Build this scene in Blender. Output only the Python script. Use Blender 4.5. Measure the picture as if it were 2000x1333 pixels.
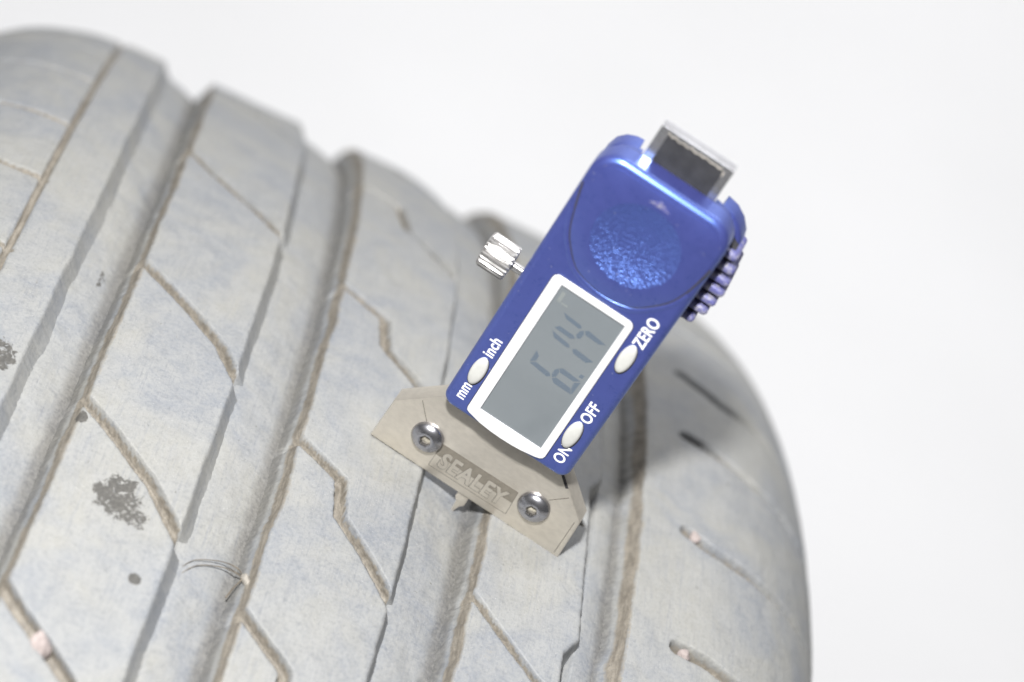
import bpy, bmesh, math, random
import numpy as np
from mathutils import Matrix, Vector, noise as mnoise

for o in list(bpy.data.objects):
    bpy.data.objects.remove(o)
scene = bpy.context.scene
COL = scene.collection
random.seed(7)
RNG = np.random.default_rng(7)

S = 0.00085            # everything below is laid out in units of 0.85 mm
R = 354.92             # tyre radius
ZO = R + 0.3           # axle height above the ground
CR = 0.0656e-3         # crown curvature
DEP = 7.2              # groove depth

def W(x, y, z):
    return Vector((x * S, y * S, (z + ZO) * S))

# ------------------------------------------------------------------ camera
cam_d = bpy.data.cameras.new('camera')
cam = bpy.data.objects.new('camera', cam_d)
COL.objects.link(cam)
rx, ry, rz = (0.89580716, 0.14687622, 0.41947217), (-0.40795661, 0.64624169, 0.6449365), (-0.17635457, -0.74886518, 0.63882706)
m = Matrix(((rx[0], ry[0], rz[0]), (rx[1], ry[1], rz[1]), (rx[2], ry[2], rz[2]))).to_4x4()
m.translation = W(-76.384, -375.783, 739.668)
cam.matrix_world = m
cam_d.sensor_width = 36
cam_d.lens = 36 * 4496.92 / 2000
cam_d.clip_start = 0.01
cam_d.clip_end = 50
cam_d.dof.use_dof = True
cam_d.dof.focus_distance = 537 * S
cam_d.dof.aperture_fstop = 8.2
scene.camera = cam

# ------------------------------------------------------------------ light
world = bpy.data.worlds.new('World')
scene.world = world
world.use_nodes = True
bg = world.node_tree.nodes['Background']
bg.inputs[0].default_value = (1.0, 0.995, 0.99, 1)
bg.inputs[1].default_value = 0.15

def area(name, loc, target, size, energy, color, shape='DISK'):
    l = bpy.data.lights.new(name, 'AREA')
    l.shape = shape
    l.size = size
    l.energy = energy
    l.color = color
    o = bpy.data.objects.new(name, l)
    COL.objects.link(o)
    o.location = loc
    o.rotation_euler = (target - loc).to_track_quat('-Z', 'Y').to_euler()
    return o

area('flash', W(-150, -258, 850), W(27, 15, 380), 0.032, 5.8, (1.0, 0.992, 0.98))
area('added_fill', W(-250, 500, 1500), W(0, 300, 0), 1.1, 1.1, (0.97, 0.985, 1.0), 'SQUARE')  # unseen overhead fill, added to lift shadows and shape metal reflections
area('added_backdrop_light', W(350, 850, 1500), W(450, 1900, 200), 0.8, 20.5, (0.98, 0.98, 1.0), 'SQUARE')  # unseen light added out of frame to whiten the backdrop

scene.view_settings.view_transform = 'Standard'
scene.view_settings.look = 'None'
scene.view_settings.exposure = 0.0
scene.view_settings.gamma = 1
scene.view_settings.use_curve_mapping = False

# ------------------------------------------------------------------ node helpers
class NT:
    def __init__(self, name):
        self.mat = bpy.data.materials.new(name)
        self.mat.use_nodes = True
        self.t = self.mat.node_tree
        self.b = self.t.nodes['Principled BSDF']
    def n(self, typ, **kw):
        nd = self.t.nodes.new(typ)
        for k, v in kw.items():
            setattr(nd, k, v)
        return nd
    def link(self, a, b):
        self.t.links.new(a, b)
    def set(self, sock, v):
        if isinstance(v, bpy.types.NodeSocket):
            self.link(v, sock)
        else:
            sock.default_value = v
    def noise(self, vec, scale, detail=4, rough=0.55, dist=0.0):
        nd = self.n('ShaderNodeTexNoise')
        if vec is not None:
            self.link(vec, nd.inputs['Vector'])
        nd.inputs['Scale'].default_value = scale
        nd.inputs['Detail'].default_value = detail
        nd.inputs['Roughness'].default_value = rough
        nd.inputs['Distortion'].default_value = dist
        return nd.outputs['Fac']
    def ramp(self, fac, a, b, va=0.0, vb=1.0):
        nd = self.n('ShaderNodeMapRange')
        nd.interpolation_type = 'SMOOTHSTEP'
        self.set(nd.inputs[0], fac)
        nd.inputs[1].default_value = a
        nd.inputs[2].default_value = b
        nd.inputs[3].default_value = va
        nd.inputs[4].default_value = vb
        return nd.outputs[0]
    def mix(self, fac, a, b, blend='MIX'):
        nd = self.n('ShaderNodeMix', data_type='RGBA', blend_type=blend)
        self.set(nd.inputs[0], fac)
        for i, v in ((6, a), (7, b)):
            if isinstance(v, (tuple, list)):
                v = tuple(v) + ((1,) if len(v) == 3 else ())
            self.set(nd.inputs[i], v)
        return nd.outputs[2]
    def math(self, op, a, b=0.0):
        nd = self.n('ShaderNodeMath', operation=op)
        self.set(nd.inputs[0], a)
        self.set(nd.inputs[1], b)
        return nd.outputs[0]
    def scale(self, vec, s):
        nd = self.n('ShaderNodeVectorMath', operation='MULTIPLY')
        self.link(vec, nd.inputs[0])
        nd.inputs[1].default_value = s
        return nd.outputs[0]
    def attr(self, name, out='Fac'):
        nd = self.n('ShaderNodeAttribute')
        nd.attribute_name = name
        return nd.outputs[out]
    def obj(self):
        return self.n('ShaderNodeTexCoord').outputs['Object']
    def bump(self, h, strength, dist):
        nd = self.n('ShaderNodeBump')
        nd.inputs['Strength'].default_value = strength
        nd.inputs['Distance'].default_value = dist
        self.link(h, nd.inputs['Height'])
        self.link(nd.outputs[0], self.b.inputs['Normal'])
    def col(self, v):
        self.set(self.b.inputs['Base Color'], v if isinstance(v, bpy.types.NodeSocket) else tuple(v) + (1,))
    def p(self, **kw):
        names = {'rough': 'Roughness', 'metal': 'Metallic', 'spec': 'Specular IOR Level', 'coat': 'Coat Weight', 'coatr': 'Coat Roughness', 'trans': 'Transmission Weight', 'sss': 'Subsurface Weight'}
        for k, v in kw.items():
            self.set(self.b.inputs[names[k]], v)
        return self.mat

def simple(name, color, rough=0.5, metal=0.0, var=0.12, scale=400, spec=0.5, coat=0.0):
    t = NT(name)
    v = t.obj()
    f = t.noise(v, scale, 5, 0.6)
    f = t.ramp(f, 0.3, 0.7)
    t.col(t.mix(f, tuple(c * (1 - var) for c in color), tuple(min(c * (1 + var), 1) for c in color)))
    g = t.ramp(t.noise(v, scale * 2.3, 3), 0.35, 0.7, rough * 0.85, min(rough * 1.2, 1))
    return t.p(rough=g, metal=metal, spec=spec, coat=coat, coatr=0.08)

# ------------------------------------------------------------------ materials
def rubber_material():
    t = NT('dusty_rubber')
    tc = t.attr('tc', 'Vector')            # (across, around, depth) in layout units
    dirt, stain = t.attr('dirt'), t.attr('stain')  # dirt: mud above zero, painted crease shade below zero
    big = t.ramp(t.noise(tc, 0.035, 3, 0.6, 0.6), 0.36, 0.66)
    mid = t.ramp(t.noise(tc, 0.16, 6, 0.68, 0.4), 0.36, 0.64)
    fine = t.noise(tc, 1.1, 6, 0.7)
    grit = t.noise(tc, 3.2, 3, 0.6)
    c = t.mix(big, (0.212, 0.225, 0.246), (0.300, 0.292, 0.262))
    c = t.mix(t.math('MULTIPLY', mid, 0.55), c, (0.335, 0.332, 0.318))
    # darker rubber showing through where the dust is rubbed off
    bare = t.ramp(t.noise(tc, 0.09, 7, 0.72, 1.2), 0.55, 0.72)
    c = t.mix(t.math('MULTIPLY', bare, 0.42), c, (0.150, 0.156, 0.168))
    # streaks running round the tyre
    st = t.noise(t.scale(tc, (1.0, 0.055, 1.0)), 1.15, 5, 0.7)
    c = t.mix(t.ramp(st, 0.5, 0.72, 0.0, 0.55), c, (0.19, 0.20, 0.22))
    st2 = t.noise(t.scale(tc, (1.0, 0.03, 1.0)), 2.1, 3, 0.6)
    c = t.mix(t.ramp(st2, 0.60, 0.72, 0.0, 0.42), c, (0.165, 0.172, 0.19))
    # fine mottling and pale chalky specks
    c = t.mix(t.ramp(fine, 0.34, 0.70, 0.0, 0.5), c, (0.335, 0.332, 0.318))
    c = t.mix(t.ramp(fine, 0.52, 0.28, 0.0, 0.42), c, (0.165, 0.17, 0.18))
    c = t.mix(t.ramp(grit, 0.655, 0.73, 0.0, 0.85), c, (0.50, 0.49, 0.47))
    c = t.mix(t.ramp(grit, 0.38, 0.27, 0.0, 0.55), c, (0.16, 0.16, 0.165))
    # dry mud packed on groove walls and in the sipes
    dn = t.noise(t.scale(tc, (1.0, 0.22, 1.0)), 0.75, 6, 0.68)
    mud = t.mix(t.ramp(dn, 0.35, 0.65), (0.150, 0.128, 0.098), (0.290, 0.255, 0.205))
    mud = t.mix(t.ramp(t.noise(tc, 1.6, 4, 0.6), 0.45, 0.7, 0, 0.6), mud, (0.150, 0.135, 0.112))
    md = t.math('ADD', dirt, t.math('MULTIPLY', t.math('SUBTRACT', dn, 0.5), 1.1))
    md = t.math('ADD', md, t.math('MULTIPLY', t.math('SUBTRACT', fine, 0.5), 0.7))
    md = t.math('ADD', md, t.math('MULTIPLY', t.math('SUBTRACT', t.noise(tc, 0.055, 4, 0.6), 0.5), 1.5))
    c = t.mix(t.ramp(md, 0.26, 0.80, 0.0, 0.92), c, mud)
    # crease shade painted dark on lower groove walls and floor corners
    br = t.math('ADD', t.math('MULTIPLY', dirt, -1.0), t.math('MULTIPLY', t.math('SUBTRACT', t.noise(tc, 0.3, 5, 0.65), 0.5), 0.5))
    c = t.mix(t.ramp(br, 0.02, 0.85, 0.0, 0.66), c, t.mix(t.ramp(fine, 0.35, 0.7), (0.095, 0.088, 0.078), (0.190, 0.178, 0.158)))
    # damp / oily spots
    sn = t.noise(tc, 0.50, 7, 0.75, 0.8)
    s1 = t.math('ADD', stain, t.math('MULTIPLY', t.math('SUBTRACT', sn, 0.5), 3.0))
    c = t.mix(t.ramp(s1, 0.46, 0.58, 0.0, 0.92), c, t.mix(t.ramp(fine, 0.4, 0.65), (0.060, 0.056, 0.049), (0.105, 0.098, 0.087)))
    c = t.mix(1.0, c, (0.85, 0.86, 0.875), 'MULTIPLY')
    t.col(c)
    h = t.math('ADD', t.math('MULTIPLY', fine, 0.7), t.math('MULTIPLY', grit, 0.35))
    h = t.math('ADD', h, t.math('MULTIPLY', st, 0.5))
    h = t.math('ADD', h, t.math('MULTIPLY', t.math('MULTIPLY', dn, t.math('MAXIMUM', dirt, 0.0)), 0.5))
    t.bump(h, 0.42, 0.35 * S)
    return t.p(rough=t.ramp(fine, 0.3, 0.7, 0.46, 0.70), spec=0.5)

def steel_material(name, color, rough, brush=(1, 1, 1), metal=1.0, amp=0.1):
    t = NT(name)
    v = t.scale(t.obj(), brush)
    f = t.noise(v, 900, 4, 0.6)
    t.col(t.mix(t.ramp(f, 0.3, 0.7), tuple(c * 0.9 for c in color), color))
    smear = t.noise(t.obj(), 160, 4, 0.6)
    t.bump(f, amp, 0.05 * S)
    return t.p(rough=t.ramp(smear, 0.3, 0.7, rough * 0.8, rough * 1.3), metal=metal)

def blue_material(name='blue_anodised_shell', bumpy=False):
    t = NT(name)
    v = t.obj()
    f = t.noise(v, 500, 5, 0.65)
    c = t.mix(t.ramp(f, 0.35, 0.7), (0.044, 0.047, 0.185), (0.050, 0.053, 0.205))
    sp = t.ramp(t.noise(v, 1500, 2, 0.5), 0.735, 0.77)
    c = t.mix(t.math('MULTIPLY', sp, 0.55), c, (0.55, 0.55, 0.6))
    t.col(c)
    m2 = t.n('ShaderNodeBsdfPrincipled')
    m2.inputs['Base Color'].default_value = (0.13, 0.28, 0.78, 1)
    m2.inputs['Metallic'].default_value = 1.0
    mx = t.n('ShaderNodeMixShader')
    out = [n_ for n_ in t.t.nodes if n_.type == 'OUTPUT_MATERIAL'][0]
    t.link(t.b.outputs[0], mx.inputs[1])
    t.link(m2.outputs[0], mx.inputs[2])
    t.link(mx.outputs[0], out.inputs[0])
    if bumpy:
        vo = t.noise(v, 2300, 1.0, 0.5)
        t.bump(t.ramp(vo, 0.40, 0.60), 0.5, 0.22 * S)
        t.link(t.b.inputs['Normal'].links[0].from_socket, m2.inputs['Normal'])
        m2.inputs['Roughness'].default_value = 0.40
        mx.inputs[0].default_value = 0.48
        return t.p(rough=0.4, spec=0.5)
    m2.inputs['Roughness'].default_value = 0.38
    mx.inputs[0].default_value = 0.35
    return t.p(rough=t.ramp(f, 0.3, 0.7, 0.26, 0.36), spec=0.5, coat=0.3, coatr=0.06)

MAT = {}
MAT['rubber'] = rubber_material()
MAT['plate'] = steel_material('brushed_plate', (0.66, 0.615, 0.54), 0.34, (0.6, 1.0, 1.0), 0.75, 0.015)
MAT['chrome'] = steel_material('screw_chrome', (0.46, 0.46, 0.49), 0.24, (1, 1, 1), 1.0, 0.04)
MAT['knob'] = steel_material('knob_nickel', (0.50, 0.49, 0.48), 0.3, (1, 1, 1), 0.85, 0.05)
MAT['beam'] = steel_material('beam_steel', (0.58, 0.58, 0.60), 0.2, (1, 1, 0.2), 0.9, 0.12)
MAT['blue'] = blue_material()
MAT['pad'] = blue_material('blue_textured_pad', True)
MAT['inner'] = simple('dark_inner_plastic', (0.035, 0.034, 0.04), 0.6)
MAT['label'] = simple('black_scale_label', (0.034, 0.034, 0.037), 0.8, 0, 0.16, 350, 0.15)
MAT['white'] = simple('white_frame_plastic', (0.66, 0.66, 0.675), 0.35, 0, 0.02, 200)
MAT['print'] = simple('white_print', (0.84, 0.84, 0.85), 0.5, 0, 0.02, 300)
MAT['button'] = simple('grey_rubber_button', (0.50, 0.50, 0.475), 0.5, 0, 0.05, 300)
MAT['lcd'] = simple('lcd_glass', (0.158, 0.176, 0.188), 0.16, 0, 0.03, 60, 0.5, 0.6)
MAT['digit'] = simple('lcd_segment', (0.098, 0.124, 0.156), 0.3, 0, 0.03, 60, 0.5, 0.5)
MAT['digit_faint'] = simple('lcd_segment_faint', (0.195, 0.212, 0.210), 0.3, 0, 0.03, 60, 0.5, 0.5)
MAT['etch'] = simple('etched_mark', (0.190, 0.172, 0.142), 0.6, 0.2, 0.10, 900)
MAT['etch_line'] = simple('etched_line', (0.145, 0.13, 0.108), 0.6, 0.2, 0.08, 900)
MAT['socket'] = simple('dusty_socket', (0.40, 0.37, 0.30), 0.8, 0, 0.35, 1500)
MAT['gap'] = simple('button_gap', (0.03, 0.028, 0.03), 0.7)
MAT['stone_pink'] = simple('pink_stone', (0.33, 0.282, 0.268), 0.8, 0, 0.2, 500)
MAT['stone_pale'] = simple('pale_clod', (0.27, 0.25, 0.22), 0.9, 0, 0.2, 500)
MAT['stalk'] = simple('dry_stalk', (0.12, 0.10, 0.075), 0.8, 0, 0.4, 700)
def dust_edge():
    t = NT('grip_ridge_dusty')
    geo = t.n('ShaderNodeTexCoord').outputs['Object']
    f = t.noise(geo, 700, 5, 0.7)
    t.col(t.mix(t.ramp(f, 0.42, 0.7, 0.1, 0.75), (0.07, 0.075, 0.27), (0.40, 0.385, 0.37)))
    return t.p(rough=0.45, metal=0.2)
MAT['ridge'] = dust_edge()
def backdrop_material():
    t = NT('white_backdrop')
    v = t.obj()
    t.col(t.mix(t.ramp(t.noise(v, 3, 4), 0.3, 0.7), (0.80, 0.80, 0.80), (0.83, 0.83, 0.83)))
    return t.p(rough=0.9, spec=0.1)
MAT['backdrop'] = backdrop_material()

# ------------------------------------------------------------------ object helpers
def link(name, me, mat, parent=None, **props):
    o = bpy.data.objects.new(name, me)
    COL.objects.link(o)
    if mat is not None:
        me.materials.clear()
        me.materials.append(mat)
    if parent is not None:
        o.parent = parent
    for k, v in props.items():
        o[k] = v
    return o

def mesh_py(name, verts, faces, smooth=True, sharp=None):
    me = bpy.data.meshes.new(name)
    me.from_pydata([(a * S, b * S, c * S) for a, b, c in verts], [], faces)
    me.update()
    bm = bmesh.new()
    bm.from_mesh(me)
    bmesh.ops.recalc_face_normals(bm, faces=bm.faces)
    bm.to_mesh(me)
    bm.free()
    if smooth:
        me.polygons.foreach_set('use_smooth', [True] * len(me.polygons))
        if sharp:
            me.set_sharp_from_angle(angle=math.radians(sharp))
    return me

# ------------------------------------------------------------------ backdrop
def backdrop():
    ys, zs = [], []
    prof = [(-3500, 0), (1300, 0)]
    for k in range(1, 13):
        a = k / 12 * math.pi / 2
        prof.append((1300 + 700 * math.sin(a), 700 - 700 * math.cos(a)))
    prof.append((2000, 4200))
    v, f = [], []
    for x in (-4500, 4500):
        v += [(x, y, z) for y, z in prof]
    n = len(prof)
    for i in range(n - 1):
        f.append((i, i + 1, n + i + 1, n + i))
    link('backdrop', mesh_py('backdrop', v, f, True, 60), MAT['backdrop'], None, kind='structure')
backdrop()

# ------------------------------------------------------------------ tyre
def vnoise(x, y, seed):
    r = np.random.default_rng(seed)
    g = r.uniform(-1, 1, (256, 256))
    xi, yi = np.floor(x).astype(int), np.floor(y).astype(int)
    fx, fy = x - xi, y - yi
    fx, fy = fx * fx * (3 - 2 * fx), fy * fy * (3 - 2 * fy)
    a, b = g[xi % 256, yi % 256], g[(xi + 1) % 256, yi % 256]
    c, d = g[xi % 256, (yi + 1) % 256], g[(xi + 1) % 256, (yi + 1) % 256]
    return (a * (1 - fx) + b * fx) * (1 - fy) + (c * (1 - fx) + d * fx) * fy
def fbm(x, y, seed, oct=3):
    s, amp = 0, 1.0
    for k in range(oct):
        s = s + amp * vnoise(x * 2 ** k, y * 2 ** k, seed + k)
        amp *= 0.5
    return s

def sstep(a, b, x):
    t = np.clip((x - a) / (b - a), 0, 1)
    return t * t * (3 - 2 * t)

TH0, TH1 = -0.74, 0.33
fine_n = int((TH1 - TH0) * R / 0.42)
TH = np.concatenate([np.linspace(TH0, TH1, fine_n), np.linspace(TH1, TH0 + 2 * math.pi, 260)[1:-1]])
FINE = (TH >= TH0) & (TH <= TH1)

SHO, EA, EB = 92.0, 50.0, 42.0
EBL = 33.0
def profile(w):
    """w = signed arc-like coordinate across the tread -> (u, r, nu, nr)."""
    sg = np.sign(w)
    a = np.abs(w)
    t = np.clip((a - SHO) / 50.0, 0, None)          # ellipse angle, ~1 unit of w per mm
    on = a > SHO
    eb = np.where(w < 0, EBL, EB)
    u = np.where(on, SHO + EA * np.sin(t), a)
    r = np.where(on, R - CR * SHO ** 2 - eb * (1 - np.cos(t)), R - CR * a ** 2)
    nu = np.where(on, np.sin(t) / EA, 2 * CR * a * 0.02)
    nr = np.where(on, np.cos(t) / eb, 0.02)
    ln = np.sqrt(nu ** 2 + nr ** 2)
    return sg * u, r, sg * nu / ln, nr / ln
def w_of_u(u):
    a = abs(u)
    if a <= SHO:
        return u
    return math.copysign(SHO + 50 * math.asin(min((a - SHO) / EA, 1)), u)

def poly_dist(wv, sv, pts):
    best = np.full(wv.shape, 1e9)
    along = np.zeros(wv.shape)
    acc = 0
    for (a, b), (c, d) in zip(pts[:-1], pts[1:]):
        L2 = (c - a) ** 2 + (d - b) ** 2
        t = np.clip(((wv - a) * (c - a) + (sv - b) * (d - b)) / L2, 0, 1)
        q = np.hypot(wv - a - t * (c - a), sv - b - t * (d - b))
        m = q < best
        best = np.where(m, q, best)
        along = np.where(m, acc + t * math.sqrt(L2), along)
        acc += math.sqrt(L2)
    return best, along

def grid_object(name, Wc, H, dirt, stain, parent):
    """Wc,H,dirt,stain: (rows, cols); rows run round the tyre and close."""
    n, mcol = Wc.shape
    u, r, nu, nr = profile(Wc)
    rr = r + H * nr
    uu = u + H * nu
    th = TH[:, None]
    X = uu
    Y = -rr * np.sin(th)
    Z = rr * np.cos(th)
    co = np.stack([X, Y, Z + 0 * X], -1).reshape(-1, 3) * S
    i = np.arange(n)[:, None]
    j = np.arange(mcol - 1)[None, :]
    i2 = (i + 1) % n
    q = np.stack([i * mcol + j, i * mcol + j + 1, i2 * mcol + j + 1, i2 * mcol + j], -1).reshape(-1, 4)
    me = bpy.data.meshes.new(name)
    me.vertices.add(len(co))
    me.vertices.foreach_set('co', co.astype(np.float32).ravel())
    me.loops.add(q.size)
    me.loops.foreach_set('vertex_index', q.astype(np.int32).ravel())
    me.polygons.add(len(q))
    me.polygons.foreach_set('loop_start', np.arange(0, q.size, 4, dtype=np.int32))
    me.polygons.foreach_set('use_smooth', np.ones(len(q), dtype=bool))
    me.update(calc_edges=True)
    a = me.attributes.new('dirt', 'FLOAT', 'POINT')
    a.data.foreach_set('value', dirt.astype(np.float32).ravel())
    a = me.attributes.new('stain', 'FLOAT', 'POINT')
    a.data.foreach_set('value', stain.astype(np.float32).ravel())
    a = me.attributes.new('tc', 'FLOAT_VECTOR', 'POINT')
    tc = np.stack([Wc, th * R + 0 * Wc, H * 1.0], -1)
    a.data.foreach_set('vector', tc.astype(np.float32).ravel())
    return link(name, me, MAT['rubber'], parent)

P = 0.160   # pattern pitch (rad)
RIB2 = [[(-68, -.594), (-60.4, -.568), (-37.4, -.481), (-33, -.466)],
        [(-68, -.338), (-55.2, -.3026), (-45.6, -.2815), (-33, -.2485)],
        [(-68, -.144), (-50.2, -.1084), (-40.8, -.0862), (-33, -.0560)],
        [(-68, .0088), (-56.3, .0318), (-44.3, .0577), (-33, .0945)],
        [(-68, .1630), (-60.2, .1821), (-54.1, .1931), (-45.4, .212), (-33, .245)]]
RIB3 = [[(-18, -.640), (-3.8, -.62), (-.5, -.575), (18, -.51)],
        [(-18, -.442), (-3.8, -.425), (-.5, -.3746), (13.7, -.3239), (18, -.309)],
        [(-18, -.2255), (-2.8, -.2009), (-1.0, -.1661), (8.4, -.1404), (18, -.113)],
        [(-18, -.035), (-3.3, -.0109), (-1.1, .0202), (7.2, .0426), (15.4, .0688), (18, .077)],
        [(-18, .117), (-2.4, .1501), (-1.0, .183), (7.5, .205), (18, .235)]]
RIB4 = [[(31, .029 + k * P), (35.5, .0399 + k * P), (41.3, .0538 + k * P), (53.2, .0807 + k * P), (58, .0905 + k * P)] for k in (-4, -3, -2, -1, 0, 1)]
LSH = [[(-170, t - .012), (-115, t - .006), (-96, t + .006)] for t in (-.60, -.495, -.392, -.2845, -.1905, -.0975, -.005, .09, .19, .29)]
RSH = [[(86.2, -.334), (98.6, -.3116), (150, -.300)], [(86.3, -.2299), (93.1, -.2247), (108.1, -.2128), (150, -.198)],
       [(87.2, -.1095), (93.4, -.1018), (112, -.0955), (150, -.0930)], [(87.4, .0058), (96.2, .0081), (103, .013), (150, .026)],
       [(87.2, .125), (96, .129), (150, .145)], [(86.5, -.452), (97, -.436), (150, -.42)], [(86.5, -.572), (97, -.556), (150, -.54)]]
def to_s(ls):
    return [[(w_of_u(a), b * R) for a, b in l] for l in ls]

def cut(Wc, Sv, lines, hw, depth, wall=0.5, taper=0.0, seed=0):
    h = np.zeros(Wc.shape)
    wob = fbm(Wc * 0.55, Sv * 0.55, seed + 50) * 0.12
    for l in to_s(lines):
        lo, hi = min(p[1] for p in l) - 6, max(p[1] for p in l) + 6
        rows = np.where((Sv[:, 0] > lo) & (Sv[:, 0] < hi))[0]
        if len(rows) == 0:
            continue
        d, al = poly_dist(Wc[rows], Sv[rows], l)
        d = d + wob[rows]
        k = 1 - sstep(hw - wall * 0.5, hw + wall * 0.5, d)
        lip = (1 - sstep(hw, hw + 0.8, d)) * 0.08
        dd = depth
        if taper:
            dd = depth * np.clip(1 - al / taper, 0.28, 1)
        h[rows] = np.maximum(h[rows], k * dd + lip)
    return h

STAINS = [(-50.5, 27.7, 6.6, 7.0, 0.72), (-87.6, 2.6, 4.8, 5.4, 0.75), (-40.5, 46.4, 1.5, 1.5, 1.35), (-64.6, 10.6, 1.3, 1.9, 1.2), (-45.0, 31.5, 3.6, 3.0, .62)]
def stain_of(Wc, Sv):
    s = np.zeros(Wc.shape)
    for a, b, ra, rb, k in STAINS:
        d = np.sqrt(((Wc - a) / ra) ** 2 + ((Sv - b) / rb) ** 2)
        s = np.maximum(s, k * (1 - sstep(0.55, 1.25, d)))
    return s

tyre = bpy.data.objects.new('tyre', None)
COL.objects.link(tyre)
tyre.location = (0, 0, ZO * S)
tyre['label'] = 'worn dusty grey car tyre with four wide grooves on white surface'
tyre['category'] = 'tyre'

def build_rib(w0, w1, slL, slR, cutfn, seed, shoulderL=False, shoulderR=False, edgeL=None, edgeR=None, slLf=None, sag=None, step=0.42):
    n = len(TH)
    th = TH
    s = th * R
    e0 = np.full(n, float(w0))
    e1 = np.full(n, float(w1))
    if not shoulderL:
        e0 = e0 + fbm(s * 0.10, s * 0 + 3.3, seed + 1) * 0.28 + fbm(s * 0.9, s * 0 + 1.3, seed + 2, 2) * 0.13
        if edgeL is not None:
            e0 = e0 + edgeL(th)
    if not shoulderR:
        e1 = e1 + fbm(s * 0.10, s * 0 + 5.3, seed + 3) * 0.22 + fbm(s * 0.9, s * 0 + 2.3, seed + 4, 2) * 0.10
        if edgeR is not None:
            e1 = e1 + edgeR(th)
    ntop = max(int((w1 - w0) / step), 20)
    t = np.linspace(0, 1, ntop)
    Wt = e0[:, None] * (1 - t) + e1[:, None] * t
    St = np.repeat(s[:, None], ntop, 1)
    sip, mudv = cutfn(Wt, St)
    sip = np.where(FINE[:, None], sip, 0)
    H = -sip + fbm(Wt * 0.12, St * 0.05, seed + 9) * 0.16 + fbm(Wt * 0.7, St * 0.6, seed + 12) * 0.045
    dl, dr = Wt - e0[:, None], e1[:, None] - Wt
    rad = 0.55
    if not shoulderL:
        x = np.clip(1 - dl / rad, 0, 1)
        H -= rad * (1 - np.sqrt(np.clip(1 - x * x, 0, 1))) * 0.8
    if not shoulderR:
        x = np.clip(1 - dr / 1.1, 0, 1)
        H -= 1.1 * (1 - np.sqrt(np.clip(1 - x * x, 0, 1))) * 0.7
    if sag is not None:
        H -= sag(Wt, St / R)
    dirt = mudv.copy()
    if not shoulderL:
        dirt = np.maximum(dirt, 0.55 * (1 - sstep(0.0, 1.3, dl)))
    stn = stain_of(Wt, St)
    parts = [(Wt, H, dirt, stn)]
    fr = np.linspace(0, 1, 15)
    sl = np.full(n, float(slL)) if slLf is None else slLf(th)
    Hl = H[:, :1]
    depthL = -(DEP + 1.2)
    f = fr[::-1][:-1]
    Wl = e0[:, None] - sl[:, None] * f + fbm(s[:, None] * 0.35 + 0 * f, f * 3 + 0 * s[:, None], seed + 20) * 0.16 * np.sin(f * 3.1) + fbm(s[:, None] * 1.1 + 0 * f, f * 5 + 0 * s[:, None], seed + 25) * 0.05 * np.sin(f * 3.1)
    if shoulderL:
        Wl = np.repeat(e0[:, None], len(f), 1) - 0.3 * f
        depthL = -5.0
    Hw = Hl * (1 - f) + depthL * f
    dl_ = (0.0 if shoulderL else 0.92) * np.ones(Wl.shape) * (1.10 - 1.85 * sstep(0.18, 0.72, f))  # mud near the rim, painted crease shade (negative) lower down
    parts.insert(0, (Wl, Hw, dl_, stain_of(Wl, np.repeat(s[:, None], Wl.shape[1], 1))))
    f = fr[1:]
    Hr = H[:, -1:]
    Wr = e1[:, None] + slR * f
    dpr = -(DEP + 1.2)
    if shoulderR:
        Wr = e1[:, None] + 0.3 * f
        dpr = -5.0
    g = 1 - (1 - f) ** 1.9
    Hw = Hr * (1 - g) + dpr * g
    Hw = Hw + fbm(s[:, None] * 0.12 + 0 * f, f * 2 + 0 * s[:, None], seed + 30) * 0.35 * np.sin(f * 3.14)
    parts.append((Wr, Hw, 0.0 * np.ones(Wr.shape), np.zeros(Wr.shape)))
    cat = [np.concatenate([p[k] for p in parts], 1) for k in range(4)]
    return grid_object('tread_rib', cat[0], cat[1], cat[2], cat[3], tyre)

def c_rib(lines, hw, dep, seed):
    def fn(Wt, St):
        h = cut(Wt, St, lines, hw, dep, 0.55, 0, seed)
        return h, np.clip(h / dep * 1.9 - 0.08, 0, 1)
    return fn
def c_left(Wt, St):
    a = cut(Wt, St, LSH, 0.95, 1.6, 0.6, 0, 3)
    d = np.abs(Wt + w_of_u(96.3) + fbm(St * 0.1, St * 0 + .5, 77) * 0.2)
    b = (1 - sstep(0.55, 1.05, d)) * 1.7 + (1 - sstep(0.8, 1.9, d)) * 0.15
    return np.maximum(a, b), np.clip(np.maximum(a / 1.2 * 1.6, b / 1.7 * 1.1), 0, 1)
def c_right(Wt, St):
    a = cut(Wt, St, RSH, 1.75, 4.6, 1.0, 62, 5)
    d = np.abs(Wt - 128.0)
    return a, np.clip(a / 4.6 * 1.0, 0, 1)

def saw(th, ph=0.036, pitch=P):
    x = np.mod(th - ph, pitch) / pitch
    return np.where(x < 0.1, x / 0.1, 1 - (x - 0.1) / 0.9)

WMAX = SHO + 50 * 1.15
build_rib(-WMAX, -81.74, 0, 9.5, c_left, 100, shoulderL=True)
build_rib(-65.38, -34.71, 3.4, 8.5, c_rib(RIB2, 1.5, 3.4, 20), 200)
def sag3(Wt, th):
    return (np.clip((Wt + 2) / 18, 0, 1) ** 2) * 3.6 * sstep(-0.35, -0.6, th)
build_rib(-15.45, 15.72, 3.6, 5.5, c_rib(RIB3, 1.4, 3.4, 30), 300, sag=sag3)
build_rib(34.51, 62.3, 3.6, 3.0, c_rib(RIB4, 0.95, 2.6, 40), 400, edgeR=lambda th: -3.1 * saw(th))
build_rib(73.93, WMAX, 4.6, 0, c_right, 500, shoulderR=True, slLf=lambda th: 4.6 + 2.2 * saw(th, 0.02))

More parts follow.
